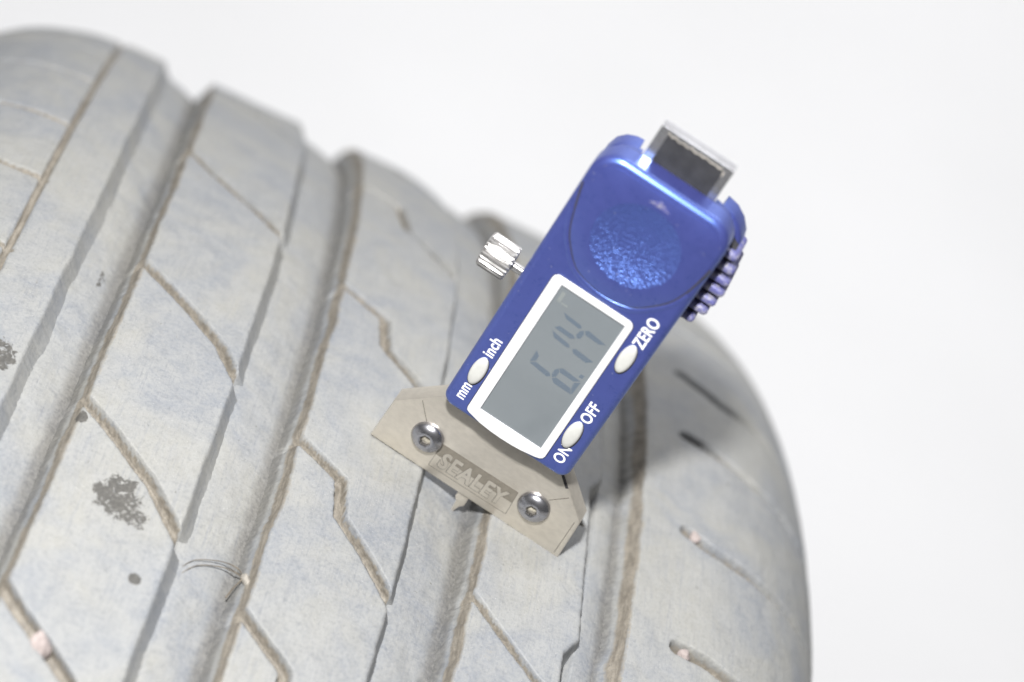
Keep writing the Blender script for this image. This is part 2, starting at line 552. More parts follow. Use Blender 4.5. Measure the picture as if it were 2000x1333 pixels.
def carcass():
    # groove floors, sidewalls, beads and the hollow inside: one revolved section
    step = 0.75
    wc = np.arange(-100, 100.01, step)
    pts = []       # (u, r, dirt)
    n = len(TH)
    th = TH[:, None]
    s = th * R
    U = np.repeat(wc[None], n, 0)
    Hn = fbm(U * 0.2, s * 0.12 + 0 * U, 900) * 0.18 + fbm(U * 0.9, s * 0.8 + 0 * U, 905) * 0.07
    rf = R - CR * np.minimum(np.abs(U), 92) ** 2 - DEP + Hn - np.clip(np.abs(U) - 88, 0, None) ** 2 * 0.02
    # floors are dished and get painted crease shade towards their right edges
    D = np.zeros(U.shape)
    for a, b in ((-81.74, -65.38), (-34.71, -15.45), (15.72, 34.51), (62.3, 73.93)):
        c, hwid = (a + b) / 2, (b - a) / 2
        q = np.clip(np.abs(U - c) / hwid, 0, 1)
        ins = (U > a) & (U < b)
        x_ = np.clip((U - a) / (b - a), 0, 1)
        rf = rf + np.where(ins, 2.9 - 3.7 * (x_ / 0.82) ** 1.8, 0)
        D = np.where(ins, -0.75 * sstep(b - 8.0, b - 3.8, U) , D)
    def side(eb):
        # sidewall down to the bead and back up inside
        sec = []
        for k in range(1, 40):
            t = 0.35 + k / 39 * 2.0
            g = 5 * max(0, 1.0 - k / 12)
            sec.append((SHO + (EA - 0.6 - g) * math.sin(t), (R - 0.55 - eb) + (eb - g) * math.cos(t) * (1.0 if t < math.pi / 2 else 65.0 / eb)))
        bead = [(sec[-1][0] - 6, sec[-1][1] - 9), (sec[-1][0] - 18, sec[-1][1] - 10), (sec[-1][0] - 20, sec[-1][1] + 4)]
        inner = [(SHO + 38 * math.sin(a), R - 62 + 40 * math.cos(a)) for a in np.linspace(1.9, 0.0, 16)]
        pts = np.array(sec + bead + inner)
        return np.repeat(pts[None, :, 0], n, 0), np.repeat(pts[None, :, 1], n, 0)
    RU, RR = side(EB)
    LU, LR = side(EBL)
    LU, LR = -LU[:, ::-1], LR[:, ::-1]
    UU = np.concatenate([LU, U, RU], 1)
    RR_ = np.concatenate([LR, rf, RR], 1)
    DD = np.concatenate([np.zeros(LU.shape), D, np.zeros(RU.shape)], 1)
    # close the section across the inside of the crown
    mid = np.linspace(SHO, -SHO, 14)[1:-1]
    UU = np.concatenate([UU, np.repeat(mid[None], n, 0), UU[:, :1]], 1)
    RR_ = np.concatenate([RR_, np.full((n, len(mid)), R - 22.0), RR_[:, :1]], 1)
    DD = np.concatenate([DD, np.zeros((n, len(mid) + 1))], 1)
    co = np.stack([UU, -RR_ * np.sin(th), RR_ * np.cos(th)], -1).reshape(-1, 3) * S
    mcol = UU.shape[1]
    i = np.arange(n)[:, None]
    j = np.arange(mcol - 1)[None, :]
    i2 = (i + 1) % n
    q = np.stack([i * mcol + j, i * mcol + j + 1, i2 * mcol + j + 1, i2 * mcol + j], -1).reshape(-1, 4)
    me = bpy.data.meshes.new('carcass')
    me.vertices.add(len(co))
    me.vertices.foreach_set('co', co.astype(np.float32).ravel())
    me.loops.add(q.size)
    me.loops.foreach_set('vertex_index', q.astype(np.int32).ravel())
    me.polygons.add(len(q))
    me.polygons.foreach_set('loop_start', np.arange(0, q.size, 4, dtype=np.int32))
    me.polygons.foreach_set('use_smooth', np.ones(len(q), dtype=bool))
    me.update(calc_edges=True)
    stn = np.zeros(UU.shape)
    sv = s + 0 * UU
    # a small chip mark on the floor of the first groove
    a0 = np.maximum(np.clip(-(UU + 73.6), 0, 9) * 3, np.clip(UU + 73.4, 0, 99) / 2.2 + np.abs(sv + 43.0) / 5.0)
    stn = np.where(RR_ > R - 12, 0.62 * (1 - sstep(0.6, 1.0, a0)), stn)
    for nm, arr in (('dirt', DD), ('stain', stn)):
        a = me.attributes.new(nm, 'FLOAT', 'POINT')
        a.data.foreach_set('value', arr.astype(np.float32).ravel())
    a = me.attributes.new('tc', 'FLOAT_VECTOR', 'POINT')
    tc = np.stack([UU, sv, RR_ - R], -1)
    a.data.foreach_set('vector', tc.astype(np.float32).ravel())
    link('carcass', me, MAT['rubber'], tyre)
carcass()

# ------------------------------------------------------------------ depth gauge
GO = (26.7148, 15.4587, 354.5354)
BX, BY, BZ = (0.97174527, -0.23602124, -0.00225982), (0.02316511, 0.08583853, 0.99603972), (-0.23489255, -0.96794923, 0.08888064)
gauge = bpy.data.objects.new('depth_gauge', None)
COL.objects.link(gauge)
gm = Matrix(((BX[0], BY[0], BZ[0]), (BX[1], BY[1], BZ[1]), (BX[2], BY[2], BZ[2]))).to_4x4()
gm.translation = W(*GO)
gauge.matrix_world = gm
gauge['label'] = 'blue digital tread depth gauge with metal foot standing upright on the tyre'
gauge['category'] = 'depth gauge'

def inset_ring(pts, d):
    n = len(pts)
    area2 = sum(pts[i][0] * pts[(i + 1) % n][1] - pts[(i + 1) % n][0] * pts[i][1] for i in range(n))
    sg = 1 if area2 > 0 else -1
    out = []
    for i in range(n):
        p, a, b = pts[i], pts[i - 1], pts[(i + 1) % n]
        e1 = (p[0] - a[0], p[1] - a[1])
        e2 = (b[0] - p[0], b[1] - p[1])
        l1, l2 = math.hypot(*e1) or 1e-9, math.hypot(*e2) or 1e-9
        n1 = (-e1[1] / l1 * sg, e1[0] / l1 * sg)
        n2 = (-e2[1] / l2 * sg, e2[0] / l2 * sg)
        k = 1 + n1[0] * n2[0] + n1[1] * n2[1]
        k = max(k, 0.35)
        out.append((p[0] + d * (n1[0] + n2[0]) / k, p[1] + d * (n1[1] + n2[1]) / k))
    return out

def prism(name, pts, z0, z1, bev, mat, parent, nb=4, backbev=0.0, sharp=35, **props):
    rings = []
    if backbev:
        rings.append([(x, y, z0) for x, y in inset_ring(pts, backbev)])
        rings.append([(x, y, z0 + backbev) for x, y in pts])
    else:
        rings.append([(x, y, z0) for x, y in pts])
    for k in range(nb + 1):
        a = k / nb * math.pi / 2
        ins = bev * (1 - math.cos(a))
        rings.append([(x, y, z1 - bev + bev * math.sin(a)) for x, y in (inset_ring(pts, ins) if ins > 0 else pts)])
    n = len(pts)
    v = [p for r_ in rings for p in r_]
    f = []
    for r_ in range(len(rings) - 1):
        for i in range(n):
            i2 = (i + 1) % n
            f.append((r_ * n + i, r_ * n + i2, (r_ + 1) * n + i2, (r_ + 1) * n + i))
    f.append(tuple(range(n))[::-1])
    f.append(tuple(range((len(rings) - 1) * n, len(rings) * n)))
    return link(name, mesh_py(name, v, f, True, sharp), mat, parent, **props)

def rrect(x0, y0, x1, y1, rs, k=7):
    """rounded rectangle, counter-clockwise from bottom-left; rs = radii bl, br, tr, tl."""
    out = []
    for (cx, cy, sx, sy, a0), r in zip(((x0, y0, 1, 1, 180), (x1, y0, -1, 1, 270), (x1, y1, -1, -1, 0), (x0, y1, 1, -1, 90)), rs):
        for i in range(k + 1):
            a = math.radians(a0 + 90 * i / k)
            out.append((cx + sx * r + r * math.cos(a), cy + sy * r + r * math.sin(a)))
    return out

def catmull(p, n=8):
    q = [p[0]] + list(p) + [p[-1]]
    out = []
    for i in range(1, len(q) - 2):
        a, b, c, d = q[i - 1], q[i], q[i + 1], q[i + 2]
        for k in range(n):
            t = k / n
            out.append(tuple(0.5 * (2 * b[j] + (c[j] - a[j]) * t + (2 * a[j] - 5 * b[j] + 4 * c[j] - d[j]) * t * t + (3 * b[j] - a[j] - 3 * c[j] + d[j]) * t ** 3) for j in range(2)))
    out.append(tuple(p[-1]))
    return out

# --- foot plate
plate_pts = [(-27.15, 0), (27.15, 0), (26.65, 12.7), (13.5, 25.6), (-13.5, 25.6), (-26.65, 12.7)]
foot = prism('foot_plate', plate_pts, -6.0, 0.0, 0.55, MAT['plate'], gauge, 2, 0.3, 25)
def strip(name, a, b, w, z, mat, parent, h=0.04):
    dx, dy = b[0] - a[0], b[1] - a[1]
    l = math.hypot(dx, dy)
    nx, ny = -dy / l * w / 2, dx / l * w / 2
    pts = [(a[0] + nx, a[1] + ny), (a[0] - nx, a[1] - ny), (b[0] - nx, b[1] - ny), (b[0] + nx, b[1] + ny)]
    v = [(x, y, z - 0.05) for x, y in pts] + [(x, y, z + h) for x, y in pts]
    f = [(0, 1, 2, 3), (4, 5, 6, 7), (0, 1, 5, 4), (1, 2, 6, 5), (2, 3, 7, 6), (3, 0, 4, 7)]
    return link(name, mesh_py(name, v, f, False), mat, parent)
strip('scribe_line', (-20.9, 17.5), (-17.3, 12.9), 0.17, 0, MAT['etch_line'], foot)
strip('scribe_line', (17.4, 13.4), (21.0, 17.2), 0.17, 0, MAT['etch_line'], foot)
strip('scribe_line', (25.7, 1.0), (25.45, 12.0), 0.16, 0, MAT['etch_line'], foot)
# dark slot between foot and body on the right
strip('slot', (16.6, 21.9), (19.3, 19.2), 0.75, 0, MAT['gap'], foot, 0.03)

def text_mesh(name, body, size, offset, extrude, place, mat, parent, sx=1.0, spacing=1.0, **props):
    """place: function (tx, ty) -> gauge (x, y); text centred on the origin."""
    cu = bpy.data.curves.new(name, 'FONT')
    cu.body = body
    cu.size = size
    cu.offset = offset
    cu.extrude = extrude
    cu.resolution_u = 6
    cu.space_character = spacing
    cu.align_x = 'CENTER'
    cu.align_y = 'CENTER'
    ob = bpy.data.objects.new(name, cu)
    COL.objects.link(ob)
    bpy.context.view_layer.update()
    dg = bpy.context.evaluated_depsgraph_get()
    me = bpy.data.meshes.new_from_object(ob.evaluated_get(dg))
    bpy.data.objects.remove(ob)
    co = np.empty(len(me.vertices) * 3, dtype=np.float32)
    me.vertices.foreach_get('co', co)
    co = co.reshape(-1, 3)
    cx = (co[:, 0].min() + co[:, 0].max()) / 2
    cy = (co[:, 1].min() + co[:, 1].max()) / 2
    x, y, z = place((co[:, 0] - cx) * sx, co[:, 1] - cy, co[:, 2])
    me.vertices.foreach_set('co', (np.stack([x, y, z], -1) * S).astype(np.float32).ravel())
    me.update()
    return link(name, me, mat, parent, **props)

# --- etched logo on the foot
logo = prism('logo_panel', [(-11.35, 6.15), (10.45, 6.45), (10.35, 10.15), (-11.2, 9.85)], -0.1, 0.025, 0.01, MAT['etch'], foot, 1)
LB = [(-11.35, 2.25), (10.75, 2.6), (10.35, 10.15), (-11.2, 9.85)]
for i in range(4):
    strip('logo_border', LB[i], LB[(i + 1) % 4], 0.14, 0, MAT['etch_line'], foot, 0.03)
for i, off, mt, z in ((0, 0.36, 'etch_line', 0.04), (1, 0.22, 'plate', 0.06)):
    text_mesh('lettering', 'SEALEY', 6.3, off, 0.008, lambda tx, ty, tz, z=z: (-0.35 + tx + ty * 0.05, 5.95 + ty * 1.05 + tx * 0.013, z + tz), MAT[mt], foot, 0.80, 1.14)

# --- screws
def screw(cx, cy):
    rad, hgt, sr = 4.15, 2.55, 1.55
    v, f = [], []
    n = 36
    prof = []
    for k in range(9):
        q = k / 8
        rr_ = rad + (sr + 0.28 - rad) * q
        prof.append((rr_, hgt * math.sqrt(max(0, 1 - (rr_ / (rad * 1.035)) ** 2.2))))
    prof = [(rad * 0.99, -0.1)] + prof
    prof += [(sr, prof[-1][1] - 0.12)]
    for r_, z in prof:
        for i in range(n):
            a = 2 * math.pi * i / n
            v.append((cx + r_ * math.cos(a), cy + r_ * math.sin(a), z))
    for z in (prof[-1][1] - 0.05, 0.9):
        for i in range(n):
            a = 2 * math.pi * i / n
            hexr = sr * 0.985 * math.cos(math.pi / 6) / math.cos((a % (math.pi / 3)) - math.pi / 6)
            v.append((cx + hexr * math.cos(a), cy + hexr * math.sin(a), z))
    rows = len(prof) + 2
    for r_ in range(rows - 1):
        for i in range(n):
            i2 = (i + 1) % n
            f.append((r_ * n + i, r_ * n + i2, (r_ + 1) * n + i2, (r_ + 1) * n + i))
    f.append(tuple(range((rows - 1) * n, rows * n)))
    s_ = link('screw', mesh_py('screw', v, f, True, 40), MAT['chrome'], foot)
    # dust packed in the socket
    v, f = [(cx, cy, 1.45)], []
    for i in range(18):
        a = 2 * math.pi * i / 18
        rr_ = sr * 0.9
        v.append((cx + rr_ * math.cos(a), cy + rr_ * math.sin(a), 1.15 + 0.35 * RNG.random()))
    for i in range(18):
        f.append((0, 1 + i, 1 + (i + 1) % 18))
    v += [(x, y, 0.8) for x, y, z in v[1:]]
    for i in range(18):
        j = (i + 1) % 18
        f.append((1 + i, 19 + i, 19 + j, 1 + j))
    link('socket_dust', mesh_py('socket_dust', v, f), MAT['socket'], foot)
screw(-15.1, 9.37)
screw(15.35, 9.34)

# --- probe
def lathe(prof, n, axis='y', c=(0, 0, 0), mod=None):
    v, f = [], []
    for k, (r_, h) in enumerate(prof):
        for i in range(n):
            a = 2 * math.pi * i / n
            rr_ = r_ * (mod(i, k) if mod else 1)
            p, q = rr_ * math.cos(a), rr_ * math.sin(a)
            if axis == 'y':
                v.append((c[0] + p, c[1] + h, c[2] + q))
            elif axis == 'x':
                v.append((c[0] + h, c[1] + p, c[2] + q))
            else:
                v.append((c[0] + p, c[1] + q, c[2] + h))
    for k in range(len(prof) - 1):
        for i in range(n):
            j = (i + 1) % n
            f.append((k * n + i, k * n + j, (k + 1) * n + j, (k + 1) * n + i))
    f.append(tuple(range(n)))
    f.append(tuple(range((len(prof) - 1) * n, len(prof) * n)))
    return v, f
pb = [(-1.65, 0.6), (-1.75, -1.9), (-1.0, -2.9), (-0.75, -6.9), (-0.35, -7.15), (0.1, -5.4), (0.55, -3.9), (1.35, -3.1), (1.4, 0.6)]
prism('probe', pb, -2.2, -0.7, 0.12, MAT['plate'], gauge, 2, 0.1, 30)

# --- front shell, battery cover
ARC = [(-17.35, 97.0), (-16.85, 95.2), (-15.35, 89.2), (-14.2, 85.0), (-12.35, 81.1), (-8.2, 76.2), (-4.0, 74.4), (0.4, 73.8), (4.8, 74.35), (8.5, 76.0), (13.0, 80.9), (15.0, 85.0), (16.0, 89.2), (17.0, 95.2), (17.35, 97.0)]
arc = catmull(ARC, 5)
def holed(name, pts, z0, z1, bev, nb, hole, mat, parent, sharp=30):
    """bevelled slab whose front face has a round hole; hole = (cx, cy, r)."""
    rings = [[(x, y, z0) for x, y in pts]]
    for k in range(nb + 1):
        a = k / nb * math.pi / 2
        ins = bev * (1 - math.cos(a))
        rings.append([(x, y, z1 - bev + bev * math.sin(a)) for x, y in (inset_ring(pts, ins) if ins > 0 else pts)])
    bm = bmesh.new()
    vs = [[bm.verts.new((x * S, y * S, z * S)) for x, y, z in r_] for r_ in rings]
    n = len(pts)
    for k in range(len(vs) - 1):
        for i in range(n):
            j = (i + 1) % n
            bm.faces.new((vs[k][i], vs[k][j], vs[k + 1][j], vs[k + 1][i]))
    cx, cy, cr = hole
    hv = [bm.verts.new(((cx + cr * math.cos(2 * math.pi * i / 64)) * S, (cy + cr * math.sin(2 * math.pi * i / 64)) * S, z1 * S)) for i in range(64)]
    ed = [bm.edges.get((vs[-1][i], vs[-1][(i + 1) % n])) for i in range(n)]
    ed += [bm.edges.new((hv[i], hv[(i + 1) % 64])) for i in range(64)]
    bmesh.ops.triangle_fill(bm, use_beauty=True, use_dissolve=False, edges=ed)
    bmesh.ops.recalc_face_normals(bm, faces=bm.faces)
    me = bpy.data.meshes.new(name)
    bm.to_mesh(me)
    bm.free()
    me.polygons.foreach_set('use_smooth', [True] * len(me.polygons))
    me.set_sharp_from_angle(angle=math.radians(sharp))
    return link(name, me, mat, parent)
def ribbon(name, pts, w, z0, z1, mat, parent):
    L, Rr = [], []
    n = len(pts)
    for i in range(n):
        a, b = pts[max(i - 1, 0)], pts[min(i + 1, n - 1)]
        dx, dy = b[0] - a[0], b[1] - a[1]
        l = math.hypot(dx, dy)
        L.append((pts[i][0] - dy / l * w / 2, pts[i][1] + dx / l * w / 2))
        Rr.append((pts[i][0] + dy / l * w / 2, pts[i][1] - dx / l * w / 2))
    return prism(name, L + Rr[::-1], z0, z1, 0.01, mat, parent, 1)
HOLE = (0.4, 89.0, 10.35)
sp = rrect(-17.4, 24.8, 17.4, 105.3, (2.9, 2.7, 6.6, 6.6), 9)
shell = holed('front_shell', sp, -0.8, 6.0, 1.8, 8, (0.4, 89.0, 10.5), MAT['blue'], gauge)
ain = [(x, y) for x, y in arc if abs(x) < 15.5]
cov = [(x * 0.985 + 0.006, y + 0.22) for x, y in ain] + rrect(-15.5, 80, 15.5, 103.3, (0.1, 0.1, 4.9, 4.9), 9)[20:40]
cover = holed('battery_cover', cov, 5.9, 6.10, 0.09, 2, HOLE, MAT['blue'], gauge)
ribbon('seam', [(x, y) for x, y in arc if abs(x) < 16.9], 0.42, 5.7, 6.03, MAT['gap'], shell)
# rolled lip below the seam
lp = [(x * 1.035, y - 0.55) for x, y in arc if abs(x) < 15.6]
v, f = [], []
for i, (x, y) in enumerate(lp):
    a, b = lp[max(i - 1, 0)], lp[min(i + 1, len(lp) - 1)]
    l = math.hypot(b[0] - a[0], b[1] - a[1])
    nx, ny = (b[1] - a[1]) / l, -(b[0] - a[0]) / l
    for q in range(9):
        g_ = math.pi * q / 8
        v.append((x + nx * 0.62 * math.cos(g_), y + ny * 0.62 * math.cos(g_), 5.97 + 0.22 * math.sin(g_)))
for i in range(len(lp) - 1):
    for q in range(8):
        f.append((i * 9 + q, i * 9 + q + 1, (i + 1) * 9 + q + 1, (i + 1) * 9 + q))
link('seam_lip', mesh_py('seam_lip', v, f), MAT['blue'], shell)
prism('inner_housing', rrect(-16.6, 26, 16.6, 104, (2, 2, 6, 6)), -3.4, 4.2, 0.3, MAT['inner'], gauge, 2)

# thumb pad: shallow textured dish
v, f = [(0.4, 89.0, 6.08 - 1.35)], []
NR, NS = 14, 64
for k in range(1, NR + 1):
    q = k / NR
    for i in range(NS):
        a_ = 2 * math.pi * i / NS
        v.append((0.4 + 10.38 * q * math.cos(a_), 89.0 + 10.38 * q * math.sin(a_), 6.08 - 1.35 * (1 - q * q)))
for i in range(NS):
    f.append((0, 1 + i, 1 + (i + 1) % NS))
for k in range(NR - 1):
    for i in range(NS):
        j = (i + 1) % NS
        f.append((1 + k * NS + i, 1 + k * NS + j, 1 + (k + 1) * NS + j, 1 + (k + 1) * NS + i))
link('thumb_pad', mesh_py('thumb_pad', v, f), MAT['pad'], cover)
# small arrow mark
prism('arrow_mark', [(-2.7, 100.45), (2.9, 100.3), (1.6, 101.1), (0.0, 102.0), (-1.2, 101.3)], 6.0, 6.16, 0.03, MAT['ridge'], cover, 1)

# --- display window
fr_out = [(-11.05, 28.0), (-10.8, 27.2), (-10.1, 26.85), (-6.6, 25.95), (-3.5, 25.62), (-0.6, 25.5), (2.5, 25.6), (4.8, 25.82), (8.4, 26.5), (9.6, 26.9), (10.2, 27.4), (10.45, 28.2)]
fr_out += rrect(-11.05, 40, 10.15, 72.2, (0.1, 0.1, 1.6, 1.6), 6)[14:28]
# ring between outer outline and the window opening
def ring(name, outer, inner_rect, z0, z1, mat, parent):
    x0, y0, x1, y1 = inner_rect
    cx, cy = (x0 + x1) / 2, (y0 + y1) / 2
    n = 120
    def cast(poly, a):
        dx, dy = math.cos(a), math.sin(a)
        best = None
        for (ax, ay), (bx, by) in zip(poly, poly[1:] + poly[:1]):
            ex, ey = bx - ax, by - ay
            den = dx * ey - dy * ex
            if abs(den) < 1e-12:
                continue
            t = ((ax - cx) * ey - (ay - cy) * ex) / den
            u_ = ((ax - cx) * dy - (ay - cy) * dx) / den
            if t > 0 and -1e-6 <= u_ <= 1 + 1e-6:
                best = t if best is None else min(best, t)
        return (cx + dx * best, cy + dy * best)
    angs = sorted([2 * math.pi * i / n for i in range(n)] + [math.atan2(y - cy, x - cx) % (2 * math.pi) for x, y in ((x0, y0), (x1, y0), (x1, y1), (x0, y1))] + [math.atan2(y - cy, x - cx) % (2 * math.pi) for x, y in outer])
    inner = [(x0, y0), (x1, y0), (x1, y1), (x0, y1)]
    O = [cast(outer, a) for a in angs]
    I = [cast(inner, a) for a in angs]
    n = len(angs)
    def sh(p, q, d):
        l = math.hypot(q[0] - p[0], q[1] - p[1]) or 1
        return (p[0] + (q[0] - p[0]) / l * d, p[1] + (q[1] - p[1]) / l * d)
    rings = [[(x, y, z0) for x, y in O], [(x, y, z1 - 0.15) for x, y in O], [sh(p, q, 0.2) + (z1,) for p, q in zip(O, I)], [sh(q, p, 0.12) + (z1,) for p, q in zip(O, I)], [(x, y, z1 - 0.12) for x, y in I], [(x, y, z0) for x, y in I]]
    v = [p for r_ in rings for p in r_]
    f = []
    for k in range(len(rings)):
        k2 = (k + 1) % len(rings)
        for i in range(n):
            j = (i + 1) % n
            f.append((k * n + i, k * n + j, k2 * n + j, k2 * n + i))
    return link(name, mesh_py(name, v, f, True, 30), mat, parent)
ring('display_frame', fr_out, (-8.35, 29.4, 8.45, 70.5), 5.9, 6.55, MAT['white'], gauge)
prism('frame_gap', inset_ring(fr_out, -0.16), 5.8, 6.03, 0.02, MAT['gap'], gauge, 1)
lcd = prism('lcd_panel', [(-8.5, 29.2), (8.6, 29.2), (8.6, 70.7), (-8.5, 70.7)], 5.9, 6.09, 0.01, MAT['lcd'], gauge, 1)

def glyph(name, polys, mat):
    v, f = [], []
    for pl in polys:
        b = len(v)
        v += [(x, y, 6.105) for x, y in pl]
        f.append(tuple(range(b, b + len(pl))))
    link(name, mesh_py(name, v, f, False), mat, lcd)
six = [[(-4.9, 51.9), (-3.75, 50.8), (-3.75, 49.25), (-4.9, 48.25)],
       [(-4.85, 48.0), (-3.6, 49.05), (0.35, 48.6), (0.95, 47.9), (0.2, 47.25)],
       [(1.36, 47.95), (0.9, 48.7), (0.92, 50.1), (1.5, 50.95), (2.1, 50.2), (2.1, 48.7)],
       [(1.45, 47.7), (2.2, 48.5), (6.25, 48.2), (7.15, 46.75), (2.4, 46.8)],
       [(6.4, 48.3), (7.3, 46.75), (7.5, 51.0), (6.25, 50.0)],
       [(1.65, 51.1), (2.3, 50.2), (5.9, 50.15), (7.3, 51.25), (2.4, 51.65)]]
one = [[(-4.5, 58.75), (-3.3, 57.35), (0.35, 57.0), (0.98, 57.4), (0.35, 58.05)], [(1.6, 57.45), (2.3, 56.6), (5.8, 56.3), (7.25, 57.6), (2.3, 58.0)]]
four = [[(-4.5, 59.75), (-3.65, 60.85), (0.1, 60.75), (0.75, 60.25), (0.0, 59.5), (-3.2, 59.6)],
        [(-4.6, 64.5), (-3.35, 63.35), (0.2, 63.0), (0.78, 63.5), (0.2, 64.1)],
        [(1.08, 60.5), (0.55, 61.2), (0.75, 62.6), (1.4, 63.3), (1.95, 62.5), (1.8, 61.0)],
        [(1.65, 63.4), (2.35, 62.55), (5.9, 62.4), (7.35, 63.3), (2.4, 64.0)]]
dot = [[(6.35, 52.0), (6.4, 53.0), (7.35, 53.1), (7.3, 52.1)]]
for nm, g in (('digit', six), ('digit', one), ('digit', four), ('decimal_point', dot)):
    glyph(nm, g, MAT['digit'])
glyph('unit_mark', [[(-7.4, 66.0), (-6.5, 66.0), (-6.5, 69.0), (-7.4, 69.0)], [(-6.2, 66.0), (-4.6, 66.0), (-4.6, 66.4), (-6.2, 66.4)]], MAT['digit_faint'])

# --- buttons
for cx, cy in ((-13.55, 38.05), (12.8, 63.2), (12.7, 37.65)):
    gp = prism('button_gap', [(cx + 0.12 + 1.95 * math.cos(a), cy - 0.25 + 4.45 * math.sin(a)) for a in np.linspace(0, 2 * math.pi, 41)[:-1]], 5.8, 6.03, 0.02, MAT['gap'], gauge, 1)
    v, f = [], []
    rows = 7
    for k in range(rows):
        q = k / (rows - 1) * math.pi / 2 * 0.96
        e = 0.30 + 0.70 * math.cos(q) if k else 1.0
        e = math.cos(q) ** 0.55
        for i in range(40):
            a = 2 * math.pi * i / 40
            v.append((cx + 1.78 * e * math.cos(a), cy + 4.2 * e * math.sin(a), 6.0 + (0.25 if k else 0) + 0.75 * math.sin(q)))
    for k in range(rows - 1):
        for i in range(40):
            j = (i + 1) % 40
            f.append((k * 40 + i, k * 40 + j, (k + 1) * 40 + j, (k + 1) * 40 + i))
    f.append(tuple(range((rows - 1) * 40, rows * 40)))
    link('button', mesh_py('button', v, f, True, 70), MAT['button'], gauge)

def vtext(body, x, y, size, sx=1.0, off=0.075):
    text_mesh('lettering', body, size, off, 0.01, lambda tx, ty, tz: (x - ty, y + tx, 6.03 + tz), MAT['print'], shell, sx, 1.05)
vtext('inch', -13.75, 45.7, 4.0, 0.82)
vtext('mm', -13.7, 31.0, 4.0, 0.80)
vtext('ZERO', 13.25, 71.8, 4.1, 0.80)
vtext('OFF', 13.25, 45.3, 4.0, 0.84)
vtext('ON', 13.35, 31.3, 4.0, 0.84)

# --- back shell with a slot for the beam, grip ridges on the right
back_pts = [(-17.0, 40), (17.4, 40), (17.4, 73), (18.6, 77), (20.0, 82), (20.6, 87), (20.6, 91), (20.2, 95), (19.0, 98.6), (17.0, 101.0), (14.5, 102.6), (11.6, 103.2), (11.4, 99.5), (-10.4, 99.5), (-10.6, 103.2), (-12.5, 103.0), (-14.6, 102.0), (-16.2, 100.2), (-17.0, 97.5)]
prism('back_shell', back_pts, -12.0, -5.0, 1.0, MAT['blue'], gauge, 4, 1.4, 35)
mid_pts = [(-16.9, 40), (17.2, 40), (17.2, 78), (17.6, 95), (17.0, 98.5), (15.4, 101.4), (13.0, 103.2), (9.6, 103.9), (9.6, 100), (-9.6, 100), (-9.6, 103.9), (-12.0, 103.6), (-14.4, 102.2), (-16.2, 99.5), (-16.9, 96)]
prism('middle_shell', mid_pts, -5.2, -0.9, 0.5, MAT['blue'], gauge, 3, 0, 35)
FO = [(20.74, 97.0), (21.81, 93.6), (22.45, 90.5), (22.85, 87.5), (22.52, 84.3), (22.12, 81.3), (20.68, 77.9)]
for k, (xo, y) in enumerate(FO):
    yy = y - 0.9
    th_ = 1.05
    pr = [(16.8, yy - th_), (xo - 1.0, yy - th_), (xo - 0.35, yy - th_ * 0.75), (xo, yy - 0.15), (xo - 0.1, yy + 0.45), (xo - 0.6, yy + th_ * 0.8), (xo - 1.3, yy + th_), (16.8, yy + th_)]
    prism('ridge', pr, -10.5, -0.6, 0.8, MAT['ridge'], gauge, 4, 0.4, 40)
prism('grip_core', [(16.9, 74.0), (18.4, 75.4), (20.2, 80), (20.9, 86), (20.6, 91), (19.6, 97), (17.8, 98.2), (16.9, 98)], -10.0, -2.2, 0.4, MAT['inner'], gauge, 2)

# --- beam with black scale label
beam = prism('beam', [(-9.25, 30), (9.25, 30), (9.25, 113.9), (-9.25, 113.9)], -4.4, -1.0, 0.12, MAT['beam'], gauge, 2, 0.12, 30)
lab = [(-7.05, 60), (7.2, 60), (7.25, 112.1)]
for i in range(1, 24):
    x = 7.25 - 14.3 * i / 24
    lab.append((x, 112.6 + 0.22 * math.sin(i * 1.9) + 0.16 * RNG.uniform(-1, 1)))
lab.append((-7.05, 112.9))
prism('scale_label', lab, -1.1, -0.86, 0.03, MAT['label'], gauge, 1)
gl = [(x - 0.1, y + 0.2 + 0.25 * abs(math.sin(i * 2.3))) for i, (x, y) in enumerate(lab[2:])]
prism('glue_edge', [(7.3, 111.2), (7.7, 111.5), (7.6, 112.6)] + gl + [(-7.1, 112.3)], -1.1, -0.93, 0.03, MAT['stone_pale'], gauge, 1)

# --- locking knob
def kmod(i, k):
    return 1.0 if i % 4 in (0, 1) else (0.91 if k in (2, 3, 4) else 1.0)
v, f = lathe([(2.6, -27.9), (4.0, -27.7), (4.5, -27.1), (4.5, -24.0), (4.5, -20.9), (4.2, -20.4), (2.4, -20.2)], 96, 'x', (0, 60.9, -4.0), kmod)
kn = link('locking_knob', mesh_py('locking_knob', v, f, True, 30), MAT['knob'], gauge)
v, f = lathe([(1.15, -20.6), (1.15, -16.5)], 20, 'x', (0, 60.9, -4.0))
link('knob_stem', mesh_py('knob_stem', v, f, True, 40), MAT['knob'], kn)

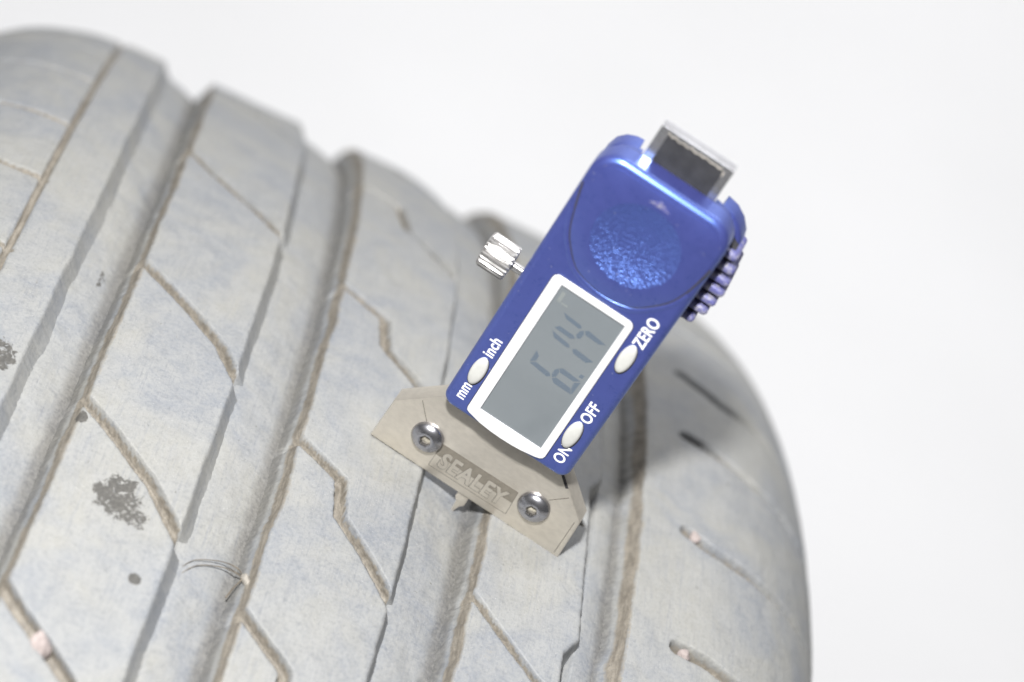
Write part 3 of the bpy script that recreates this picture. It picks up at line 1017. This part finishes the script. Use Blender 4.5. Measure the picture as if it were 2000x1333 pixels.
# ------------------------------------------------------------------ stones, clod, stalk caught in the tread
def at(u, th, h):
    r_ = R - CR * min(abs(u), 92) ** 2 + h
    if abs(u) > SHO:
        _, r0, _, _ = profile(np.array([w_of_u(u)]))
        r_ = float(r0[0]) + h
    return Vector((u * S, -r_ * math.sin(th) * S, (r_ * math.cos(th) + ZO) * S))
def stone(name, u, th, h, rad, sq, mat, seed, label, cat, group=None):
    bm = bmesh.new()
    bmesh.ops.create_icosphere(bm, subdivisions=3, radius=1)
    for v_ in bm.verts:
        d = mnoise.noise(v_.co * 1.3 + Vector((seed, 0, 0))) * 0.35 + mnoise.noise(v_.co * 3.1 + Vector((0, seed, 0))) * 0.12
        v_.co = Vector((v_.co.x * sq[0], v_.co.y * sq[1], v_.co.z * sq[2])) * (rad * S * (1 + d))
    me = bpy.data.meshes.new(name)
    bm.to_mesh(me)
    bm.free()
    me.polygons.foreach_set('use_smooth', [True] * len(me.polygons))
    o = link(name, me, mat, None, label=label, category=cat)
    if group:
        o['group'] = group
    o.location = at(u, th, h)
    o.rotation_euler = (th, 0.3 * seed, 0.7)
    return o
stone('stone', -53.6, .1950, -1.3, 1.9, (1.25, 1.55, 1.0), MAT['stone_pink'], 1.7, 'pale pink stone wedged in a slanted slit near the lower left corner', 'stone', 'stones caught in the tread')
stone('stone', 90.0, -.1125, -1.6, 1.5, (1.1, 1.1, 1.0), MAT['stone_pink'], 2.9, 'small pink stone in a right shoulder slot right of the gauge foot', 'stone', 'stones caught in the tread')
stone('stone', 89.8, .0075, -1.6, 1.6, (1.25, 1.1, 1.0), MAT['stone_pink'], 4.2, 'small pink stone in the bottommost right shoulder slot', 'stone', 'stones caught in the tread')
stone('dirt_clod', -17.0, .0925, -3.2, 0.95, (1.0, 1.9, 0.8), MAT['stone_pale'], 6.1, 'pale crumb of dried mud on the groove wall beside the bent stalk', 'dirt clod')

def tube(name, pts, rads, mat, **props):
    v, f = [], []
    n = 7
    P_ = [Vector(p) for p in pts]
    for k, p in enumerate(P_):
        t = (P_[min(k + 1, len(P_) - 1)] - P_[max(k - 1, 0)]).normalized()
        a = t.cross(Vector((0.3, 0.2, 1))).normalized()
        b = t.cross(a)
        for i in range(n):
            q = 2 * math.pi * i / n
            v.append(p + (a * math.cos(q) + b * math.sin(q)) * rads[k] * S)
    for k in range(len(P_) - 1):
        for i in range(n):
            j = (i + 1) % n
            f.append((k * n + i, k * n + j, (k + 1) * n + j, (k + 1) * n + i))
    f.append(tuple(range(n)))
    f.append(tuple(range((len(P_) - 1) * n, len(P_) * n)))
    me = bpy.data.meshes.new(name)
    me.from_pydata(v, [], f)
    me.polygons.foreach_set('use_smooth', [True] * len(me.polygons))
    return link(name, me, mat, None, **props)
def path(ctrl):
    pts = [at(*c) for c in ctrl]
    out = []
    q = [pts[0]] + pts + [pts[-1]]
    for i in range(1, len(q) - 2):
        for k in range(6):
            t = k / 6
            a, b, c, d = q[i - 1], q[i], q[i + 1], q[i + 2]
            out.append(0.5 * (2 * b + (c - a) * t + (2 * a - 5 * b + 4 * c - d) * t * t + (3 * b - a - 3 * c + d) * t ** 3))
    out.append(pts[-1])
    return out
p = path([(-31.4, .1006, -4.6), (-29.1, .0918, -4.1), (-23.5, .0843, -4.4), (-19.4, .0841, -4.4), (-17.6, .0915, -3.4)])
tube('grass_stalk', p, [0.07 + 0.09 * k / len(p) for k in range(len(p))], MAT['stalk'], label='upper of two thin dry stalks arching across the groove left of the gauge', category='stalk')
p = path([(-31.0, .1045, -4.7), (-28.2, .0945, -4.4), (-23.2, .0874, -4.9), (-19.5, .0875, -4.6), (-17.9, .0925, -3.5), (-18.8, .0990, -4.8), (-19.6, .1065, -5.6)])
tube('grass_stalk', p, [0.08 + 0.13 * k / len(p) for k in range(len(p))], MAT['stalk'], label='lower dry stalk with a bent broken end in the groove left of the gauge', category='stalk')

print('tris', sum(len(o.data.loops) - 2 * len(o.data.polygons) for o in bpy.data.objects if o.type == 'MESH'))
